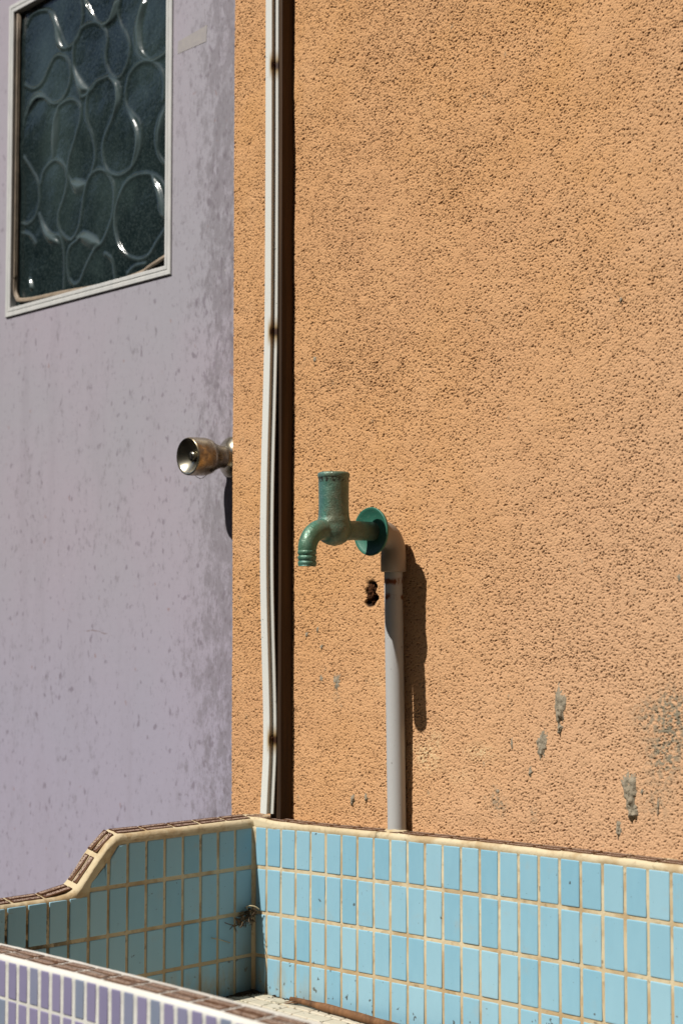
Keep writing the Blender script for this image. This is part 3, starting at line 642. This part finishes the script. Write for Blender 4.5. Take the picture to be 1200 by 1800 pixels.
# ------------------------------------------------------------ tiled sink
XC, YB, YI, YF = -.262, -.034, -.556, -.5985               # inner left, inner back, inner front, outer front
XR = .86; FZ = .622
def rise(x):
    u = min(x, .8)-XC; return .0514*u-.0222*u*u
sink = empty('tiled_sink', (.25, -.30, 0)); tag(sink, 'outdoor sink lined with pale blue tiles, brown ornate coping, purple tiles outside', 'sink')
def spart(o): o.location = -sink.location; return o
class Tiles:
    def __init__(s): s.V = []; s.F = []; s.t = []; s.uv = []
    def poly(s, pts, nrm, h=.0009, bev=.0009, r=.0012, tint=None, jitter=.00025, uvf=None):
        """a convex polygon tile standing h proud of its plane"""
        P = [Vector(p) for p in pts]; n = Vector(nrm).normalized()
        tint = random.random() if tint is None else tint
        j = Vector([random.uniform(-1, 1)*jitter for _ in range(3)]); j -= n*j.dot(n)
        tl = n.cross(Vector((random.uniform(-1, 1), random.uniform(-1, 1), random.uniform(-1, 1))))*.006
        c = sum(P, Vector())/len(P)
        ring = []                                          # rounded corners
        for i in range(len(P)):
            a, b, d = P[i-1], P[i], P[(i+1) % len(P)]
            u, v = (a-b).normalized(), (d-b).normalized(); rr_ = min(r, (a-b).length*.3, (d-b).length*.3)
            ring += [b+u*rr_, b+(u+v)*rr_*.28, b+v*rr_]
        m = len(ring)
        uvc = uvf or (lambda p: (0, 0))
        b0 = len(s.V)
        def inset(d):
            o = []
            for p in ring:
                q = c-p; q = q-n*q.dot(n); L = q.length
                # shrink toward the centre by about d on each side
                ux = (P[1]-P[0]).normalized(); uy = n.cross(ux)
                qx, qy = q.dot(ux), q.dot(uy)
                o.append(p+ux*(math.copysign(min(abs(qx), d), qx))+uy*(math.copysign(min(abs(qy), d), qy)))
            return o
        L = [([p-n*.0015 for p in ring]), ([p+n*h*.35 for p in ring]), ([p+n*h*.8 for p in inset(bev*.35)]), ([p+n*h for p in inset(bev)]), ([p+n*h*1.03 for p in inset(bev*2.2)])]
        for l in L:
            for p in l:
                q = p+j; q += n*((p-c).dot(tl)); s.V.append(tuple(q)); s.t.append(tint); s.uv.append(uvc(p))
        for a in range(len(L)-1):
            for k in range(m): s.F.append([b0+a*m+k, b0+a*m+(k+1) % m, b0+(a+1)*m+(k+1) % m, b0+(a+1)*m+k])
        s.F.append([b0+(len(L)-1)*m+k for k in range(m)])
    def quad(s, o, u, v, nrm, **k):
        o, u, v = Vector(o), Vector(u), Vector(v)
        def uvf(p):
            q = Vector(p)-o; return (q.dot(u)/u.length_squared, q.dot(v)/v.length_squared)
        s.poly([o, o+u, o+u+v, o+v], nrm, uvf=uvf, **k)
    def build(s, name, mat, parent):
        o = mesh(name, s.V, s.F, mat, parent)
        a = o.data.attributes.new('tint', 'FLOAT', 'POINT'); a.data.foreach_set('value', s.t)
        uvl = o.data.uv_layers.new(name='UVMap'); li = np.zeros(len(o.data.loops), np.int32); o.data.loops.foreach_get('vertex_index', li)
        uvl.data.foreach_set('uv', np.array(s.uv, np.float32)[li].ravel()); return o

def wob(p, a=.0006, sc=35):
    v = mn.noise_vector(Vector(p)*sc); w = mn.noise_vector(Vector(p)*sc*4+Vector((5, 5, 5)))
    return (p[0]+v.x*a+w.x*a*.35, p[1]+v.y*a+w.y*a*.35, p[2]+v.z*a+w.z*a*.35)
def arc(c, r, a0, a1, n=6):
    return [(c[0]+r*math.cos(math.radians(a0+(a1-a0)*i/n)), c[1]+r*math.sin(math.radians(a0+(a1-a0)*i/n))) for i in range(n+1)]
def sweep(secs, name, mat, parent, w=.0006):
    """secs: list of closed rings of 3D points"""
    n = len(secs[0]); V = [wob(p, w) for s_ in secs for p in s_]; F = []
    for i in range(len(secs)-1):
        for k in range(n): F.append([i*n+k, i*n+(k+1) % n, (i+1)*n+(k+1) % n, (i+1)*n+k])
    F += [list(range(n))[::-1], [(len(secs)-1)*n+k for k in range(n)]]
    return recal(mesh(name, V, F, mat, parent))
def sub(pts, d=.006):
    """subdivide a 2-D ring so the wobble has points to move"""
    o = []
    for i in range(len(pts)):
        a, b = pts[i], pts[(i+1) % len(pts)]; L = math.hypot(b[0]-a[0], b[1]-a[1]); k = max(1, int(L/d))
        o += [(a[0]+(b[0]-a[0])*j/k, a[1]+(b[1]-a[1])*j/k) for j in range(k)]
    return o
TZ = .8585                                                 # top of the high walls at the left corner
# back wall of the basin: ring in (y, z); the rounded lip stands a little proud of the tiles
def tzb(x): return .8526+.0059*math.exp(-max(0, x-XC)/.045)
def bring(TB):
    q = [(-.0015, .40), (-.0015, TB-.001), (-.0030, TB), (YB+.0050, TB)] + arc((YB+.0036, TB-.0046), .0046, 80, 180, 5) + [(YB-.0010, .8475), (YB-.0010, .8456), (YB-.0002, .8440), (YB, .8410), (YB, FZ-.03), (YB, .40)]
    o = []; seg = [1, 1, 1, 3]+[1]*10
    n = [12, 1, 1, 4]+[1]*9+[18, 6, 3]
    for i in range(len(q)):
        a, b = q[i], q[(i+1) % len(q)]; k = n[i] if i < len(n) else 1
        o += [(a[0]+(b[0]-a[0])*j/k, a[1]+(b[1]-a[1])*j/k) for j in range(k)]
    return o
spart(sweep([[(x, y, z+(rise(x) if z > .5 else 0)) for (y, z) in bring(tzb(x))] for x in np.arange(XC-.036, XR+.037, .005)], 'basin_back', MAT['cream'], sink, .0009))
# left wall with its stepped top: (y, top z)
def hz(y, side=0):
    ys = [-.60, -.345, -.331, -.322, -.3145, -.300, -.2880, -.2740, -.2630, -.2540, -.245, 0]
    hs = [.7895, .7895, .7915, .7950, .8015, .8180, .8330, .8480, .8562, .8592, TZ, TZ]
    return float(np.interp(y, ys, hs))
def sidewall(x_in, sgn, name, dz=0, mat='cream'):
    """sgn=+1: the inner face looks to +x"""
    secs = []
    for y in list(np.arange(-.596, -.36, .008))+list(np.arange(-.36, -.235, .003))+list(np.arange(-.235, YB+.0201, .008)):
        t = hz(y)+dz; g_ = (hz(y+.002)-hz(y-.002))/.004; k = math.sqrt(1+g_*g_)     # a slope's lip is rounder when seen level
        lip = .0085*k
        ring = [(-.0350, .40), (-.0350, t-.006), (-.0335, t-.0015), (-.031, t), (-.0095, t-.0030)]+arc((-.0070, t-.0030-lip*.8), lip*.8, 80, 0, 6)
        ring = [(min(a, .0008) if False else (a if a < 0 else a), b) for a, b in ring]
        ring += [(.0012, t-lip-.0045*k), (.0003, t-lip-.0066*k), (0, t-lip-.009*k), (0, FZ-.03), (0, .40)]
        ring = [(a if a < .0012 else .0010, b) for a, b in ring]
        rg = []
        segs = [1, 1, 1, 2, 1, 1, 1, 1, 1, 1, 1, 1, 1, 1, 8, 3, 4]
        for i in range(len(ring)):
            a, b = ring[i], ring[(i+1) % len(ring)]; kk = segs[i] if i < len(segs) else 1
            rg += [(a[0]+(b[0]-a[0])*j/kk, a[1]+(b[1]-a[1])*j/kk) for j in range(kk)]
        secs.append([(x_in+sgn*a, y, b) for a, b in rg])
    return spart(sweep(secs, name, MAT[mat], sink))
sidewall(XC, 1, 'basin_side')
sidewall(XR, -1, 'basin_side', rise(XR))
# cove of mortar in the corner
cv = [(XC-.002, YB+.002), (XC-.002, YB-.0060)]+[(XC+.0066-.0066*math.cos(math.radians(a))+.0002, YB-.0066+.0066*math.sin(math.radians(a))-.0001) for a in range(0, 91, 15)]+[(XC+.0075, YB+.002)]
spart(sweep([[(x, y, z) for x, y in cv] for z in np.arange(.600, .851, .006)], 'corner_fillet', MAT['cream'], sink, .0009))
# front wall, white mortar outside
rf = [(YI, .40), (YI, .778)]+arc((YI-.007, .7805), .0070, 0, 85, 4)+[(YI-.010, .7875), (YF+.005, .7875)]+arc((YF+.0045, .7828), .0047, 95, 180, 5)+[(YF-.0003, .7805), (YF, .779), (YF, .40)]
rf = sub(rf, .012)
spart(sweep([[(x, y, z+(rise(x) if z > .5 else 0)) for (y, z) in rf] for x in np.arange(XC-.036, XR+.037, .007)], 'basin_front', MAT['white'], sink, .0004))
# pedestal below
ped = MB()
ped.add(*box(XC-.034, XR+.034, YF+.001, -.0015, 0, .401)); spart(ped.build('pedestal', MAT['white'], sink, False))
# floor
V = []; F = []; xs_ = np.arange(XC-.004, XR+.02, .02); ys_ = np.arange(YI-.004, YB+.012, .02)
for y in ys_:
    for x in xs_: V.append(wob((x, min(y, YB+.004), FZ-.0008+rise(x)*.4), .0006))
for j in range(len(ys_)-1):
    for i in range(len(xs_)-1): a = j*len(xs_)+i; F.append([a, a+1, a+1+len(xs_), a+len(xs_)])
spart(mesh('basin_floor', V, F, MAT['cream'], sink))
random.seed(21)
PW, GW = .0304, .0041                                      # tile pitch and joint
rows = [(.7912+.0022, .8447), (.7297+.0024, .7912-.0026), (.6714+.0024, .7297-.0024), (FZ-.002, .6714-.0024)]
T = Tiles()
x = -.2346-PW
while x < XR-.02:                                          # back wall, inside
    for (z0, z1) in rows:
        a, b_ = x+GW/2, x+PW-GW/2
        if a < -.2565: a = -.2575
        if b_ > XR-.002: b_ = XR-.002
        T.quad((a, YB, z0+rise(a)), (b_-a, 0, rise(b_)-rise(a)), (0, 0, z1-z0), (0, -1, 0), h=.0010)
    x += PW
spart(T.build('blue_tiles_back', MAT['blue'], sink))
T = Tiles(); PL = .0294; y = -.0680+PL; k = 0
while y-PL > YI-.02:
    a, b_ = y-PL+.0020, y-.0020
    if k == 0: b_ = YB-.005
    for r, (z0, z1) in enumerate(rows):
        if r > 0 or b_ > -.315:
            if r == 0: z1 = .8437 if k else .8440
            if r == 1: z1 = .7912-.0032
            if r == 1 and b_ < -.300: z1 = .7828
        if r == 0:
            if a < -.302: continue
            if a < -.2735: # the cut tile on the slope
                T.poly([(XC, a+.001, z0), (XC, b_, z0), (XC, b_, .8225), (XC, a+.0235, .8195), (XC, a+.0065, .8030), (XC, a+.001, .7985)], (1, 0, 0), h=.0010, r=.0006); continue
            if a < -.244+.001 and a < -.245:
                T.poly([(XC, a, z0), (XC, b_, z0), (XC, b_, .8430), (XC, a+.0130, .8428), (XC, a+.0010, .8262)], (1, 0, 0), h=.0010, r=.0006); continue
        aa = max(a, YI+.003)
        if b_-aa < .004: continue
        T.quad((XC, aa, z0), (0, b_-aa, 0), (0, 0, z1-z0), (1, 0, 0), h=.0010)
    y -= PL; k += 1
spart(T.build('blue_tiles_side', MAT['blue'], sink))
T = Tiles(); y = YB-.004                                   # right side and front, inside
while y-PL > YI-.02:
    a = max(y-PL+.004, YI+.003)
    for r, (z0, z1) in enumerate(rows):
        if r == 0 and y < -.24: continue
        d = rise(XR)
        if r == 1 and y < -.24: z1 = .7828
        if y-a > .004: T.quad((XR, y, z0+d), (0, a-y, 0), (0, 0, z1-z0), (-1, 0, 0))
    y -= PL
x = -.2346-PW
while x < XR-.02:
    for r, (z0, z1) in enumerate(rows[1:]):
        a, b_ = max(x+GW/2, XC+.002), min(x+PW-GW/2, XR-.002)
        if r == 0: z1 = .774
        T.quad((b_, YI, z0+rise(b_)), (a-b_, 0, rise(a)-rise(b_)), (0, 0, z1-z0), (0, 1, 0))
    x += PW
spart(T.build('blue_tiles_front', MAT['blue'], sink))
T = Tiles(); x = XC-.033; P2 = .0201                       # purple mosaic outside
while x < XR+.015:
    for r in range(18):
        z1 = .7838-r*.0383; z0 = z1-.0352
        rr_ = rise(x) if z0 > .5 else rise(x)*max(0, (z1-.1)/.4)
        if z0 < .04: break
        T.quad((x+.0028, YF, z0+rr_), (P2-.0058, 0, .0006), (0, 0, z1-z0), (0, -1, 0), h=.0007, bev=.0007, r=.0008, jitter=.0004)
    x += P2
spart(T.build('purple_tiles', MAT['purple'], sink))
# brown ornate coping
T = Tiles(); BL = .0437; BWD = .0096
x = -.2712-BL*.35
k0 = 0
while x < XR+.03:                                          # back wall
    for r in range(2):
        y0 = -.0300+r*.0128
        T.quad((x+.0012, y0, tzb(x)+rise(x)+.0003), (BL-.0034, 0, rise(x+BL)-rise(x)+tzb(x+BL)-tzb(x)), (0, BWD, 0), (0, 0, 1), h=.0007, bev=.0005, r=.0005)
    x += BL
x = XC-.030+.006
while x < XR+.02:                                          # front wall
    for r in range(2):
        y0 = -.5930+r*.0130
        T.quad((x+.0016, y0, .7875+rise(x)+.0001), (BL-.0030, 0, rise(x+BL)-rise(x)), (0, .0110, 0), (0, 0, 1), h=.0006, bev=.0005, r=.0005)
    x += BL+.0010
for (xin, sg, dz) in ((XC, 1, 0), (XR, -1, rise(XR))):    # stepped sides
    segs = [(-.0330, -.0745, 0), (-.0765, -.1185, 0), (-.1210, -.1620, 0), (-.1645, -.2075, 0), (-.2100, -.2545, 0), (-.2600, -.2860, 0), (-.2885, -.3150, 0), (-.3205, -.3610, 0), (-.3635, -.4060, 0), (-.4085, -.4510, 0), (-.4535, -.4960, 0), (-.4985, -.5410, 0), (-.5435, -.562, 0)]
    for (ya, yb, _) in segs:
        for r in range(2):
            x0 = -.0300+r*.0118
            nseg = 1
            A = Vector((xin+sg*x0, ya, hz(ya)+dz+.0004)); B_ = Vector((xin+sg*x0, yb, hz(yb)+dz+.0004))
            d = B_-A; u = Vector((sg*BWD*.96, 0, 0)); n_ = u.cross(d)
            if n_.z < 0: n_ = -n_
            mid = (ya+yb)/2; lift = hz(mid)+dz-(A.z+B_.z)/2
            A.z += max(0, lift); B_.z += max(0, lift)
            sl_ = -.0030/.0205*sg*1; A.z -= .0030*(x0+.030)/.0205; u.z = -.0030*BWD*.96/.0205; n_ = u.cross(d); n_ = n_ if n_.z > 0 else -n_
            dd_ = d.normalized()*.0006; T.quad(A+dd_, d-dd_*2, u, n_, h=.0007, bev=.0005, r=.0005)
spart(T.build('brown_coping', MAT['brown'], sink))
T = Tiles()                                                # off-white floor tiles
y = YB-.003
while y > YI+.02:
    x = XC+.004-random.random()*.02
    while x < XR-.02:
        a, b_ = max(x, XC+.003), min(x+.0275, XR-.003)
        if b_-a > .004: T.quad((a, y-.0215, FZ+rise(a)*.4), (b_-a, 0, .0002), (0, .0215, 0), (0, 0, 1), h=.0010, jitter=.0007)
        x += .0300
    y -= .0240
spart(T.build('floor_tiles', MAT['floor'], sink))
# mortar collar where the pipe enters the coping
V, F = lathe([(0, .0165), (.0020, .0155), (.0032, .0140), (.0040, .0120)], (-.001, -.0145, tzb(0)+rise(0)-.001), (0, 0, 1), 28)
V = [wob(v, .0016, 90) for v in V]; spart(mesh('mortar_collar', V, F, MAT['cream'], sink))

# ------------------------------------------------------------ things left in the sink
random.seed(4)
st = [(-.168+.48*t, -.0475-.010*t+.0015*math.sin(t*9), FZ+.0068+rise(-.168+.48*t)*.4) for t in np.linspace(0, 1, 30)]
rr = [.0026+.0027*min(1, i/4)+.0003*math.sin(i*1.7) for i in range(30)]
mb = MB(); mb.add(*tube(st, rr, 18))
for k in range(7):
    a = random.uniform(-.003, .003); p0 = Vector(st[1])+Vector((0, a, random.uniform(-.003, .002)))
    mb.add(*tube([p0, p0+Vector((-.010, a*1.3, -.001)), p0+Vector((-.018-random.random()*.014, a*2.6, -.004))], [.0012, .0008, .0003], 6))
stick = mb.build('wooden_stick', MAT['stick']); tag(stick, 'brown stick with a frayed end lying on the sink floor', 'stick')
def twist(p, d, L, r, n=6, curl=.6):
    P = [Vector(p)]; v = Vector(d).normalized()
    for i in range(n):
        v = (v+Vector([random.uniform(-curl, curl) for _ in range(3)])*.35).normalized(); P.append(P[-1]+v*L/n)
    return catmull(P, 3), r
mb = MB(); c0 = Vector((XC+.012, YB-.008, .7345))
for k in range(75):
    s_ = random.random()**1.3
    p = c0+Vector((random.uniform(-.010, .007)-s_*.004, -s_*.034*random.random()-.002, random.uniform(-.004, .003)-s_*.018))
    P, r = twist(p, (random.uniform(-1, 1), random.uniform(-1.4, .3), random.uniform(-1.0, .3)), random.uniform(.006, .018), random.uniform(.00025, .0007))
    P = [Vector((max(q.x, XC+.0015), min(q.y, YB-.0015), q.z)) for q in P]
    mb.add(*tube(P, r, 5))
for k in range(9):                                          # a few shrivelled leaf bits
    p = c0+Vector((random.uniform(-.008, .004), random.uniform(-.030, 0), random.uniform(-.016, .002))); a = Vector([random.uniform(-1, 1) for _ in range(3)]).normalized()*.006; b_ = a.orthogonal().normalized()*.0022
    V = [p-a, p-a*.2+b_, p+a, p-a*.2-b_]; n_ = a.cross(b_).normalized()*.0004
    V = [Vector((max(q.x, XC+.0012), min(q.y, YB-.0012), q.z)) for q in V]
    mb.add(V+[q+n_ for q in V], [[0, 1, 2, 3], [4, 7, 6, 5], [0, 4, 5, 1], [1, 5, 6, 2], [2, 6, 7, 3], [3, 7, 4, 0]])
nest = empty('twig_tangle', tuple(c0)); tag(nest, 'tangle of dry twigs and leaf bits caught in the sink corner', 'debris')
o = mb.build('twigs', MAT['twig'], nest); o.location = -nest.location
V, F = tube(catmull([c0+Vector(q) for q in ((-.004, -.010, .002), (-.001, -.014, .006), (.004, -.012, .0075), (.008, -.006, .006), (.010, -.001, .002))], 6), .0009, 8)
o = mesh('straw_loop', V, F, MAT['straw'], nest); o.location = -nest.location
sw = mesh('straw', *tube([(XC+.006, -.112, .7055), (XC+.0045, -.095, .7000), (XC+.0025, -.0775, .6935)], .0006, 6), MAT['straw']); tag(sw, 'single pale straw stuck across the shaded blue tiles', 'straw')
mb = MB()
for k in range(900):
    u = abs(random.gauss(0, 1)); v = abs(random.gauss(0, 1))
    if k % 100 > 6: x, y = XC+.003+u*.007, YB-.003-v*.022
    elif k % 100 > 2: x, y = XC+.004+u*.10, YB-.003-v*.003
    else: x, y = XC+.01+random.random()*.35, YB-.004-random.random()*.12
    if x > XR-.02: continue
    r = random.uniform(.0004, .0017)*(1.2 if u+v < 1.5 else .7); z = FZ+.0012+rise(x)*.4+r*.3
    d = [Vector([random.gauss(0, 1) for _ in range(3)]).normalized() for _ in range(4)]
    V = []; F = []
    for a in range(3):
        for b_ in range(5):
            th, ph = math.pi*(a+.5)/3, 2*math.pi*b_/5+a; e = r*random.uniform(.7, 1.3)
            V.append((x+math.sin(th)*math.cos(ph)*e, min(y+math.sin(th)*math.sin(ph)*e*1.3, YB-.001), z+math.cos(th)*e*.6))
    for a in range(2):
        for b_ in range(5): F.append([a*5+b_, a*5+(b_+1) % 5, (a+1)*5+(b_+1) % 5, (a+1)*5+b_])
    F += [[0, 1, 2, 3, 4][::-1], [10, 11, 12, 13, 14]]
    mb.add(V, F)
dt = mb.build('dirt', MAT['dirt'], None, False); tag(dt, 'dark crumbs of dirt gathered along the sink floor corner', 'dirt', kind='stuff')
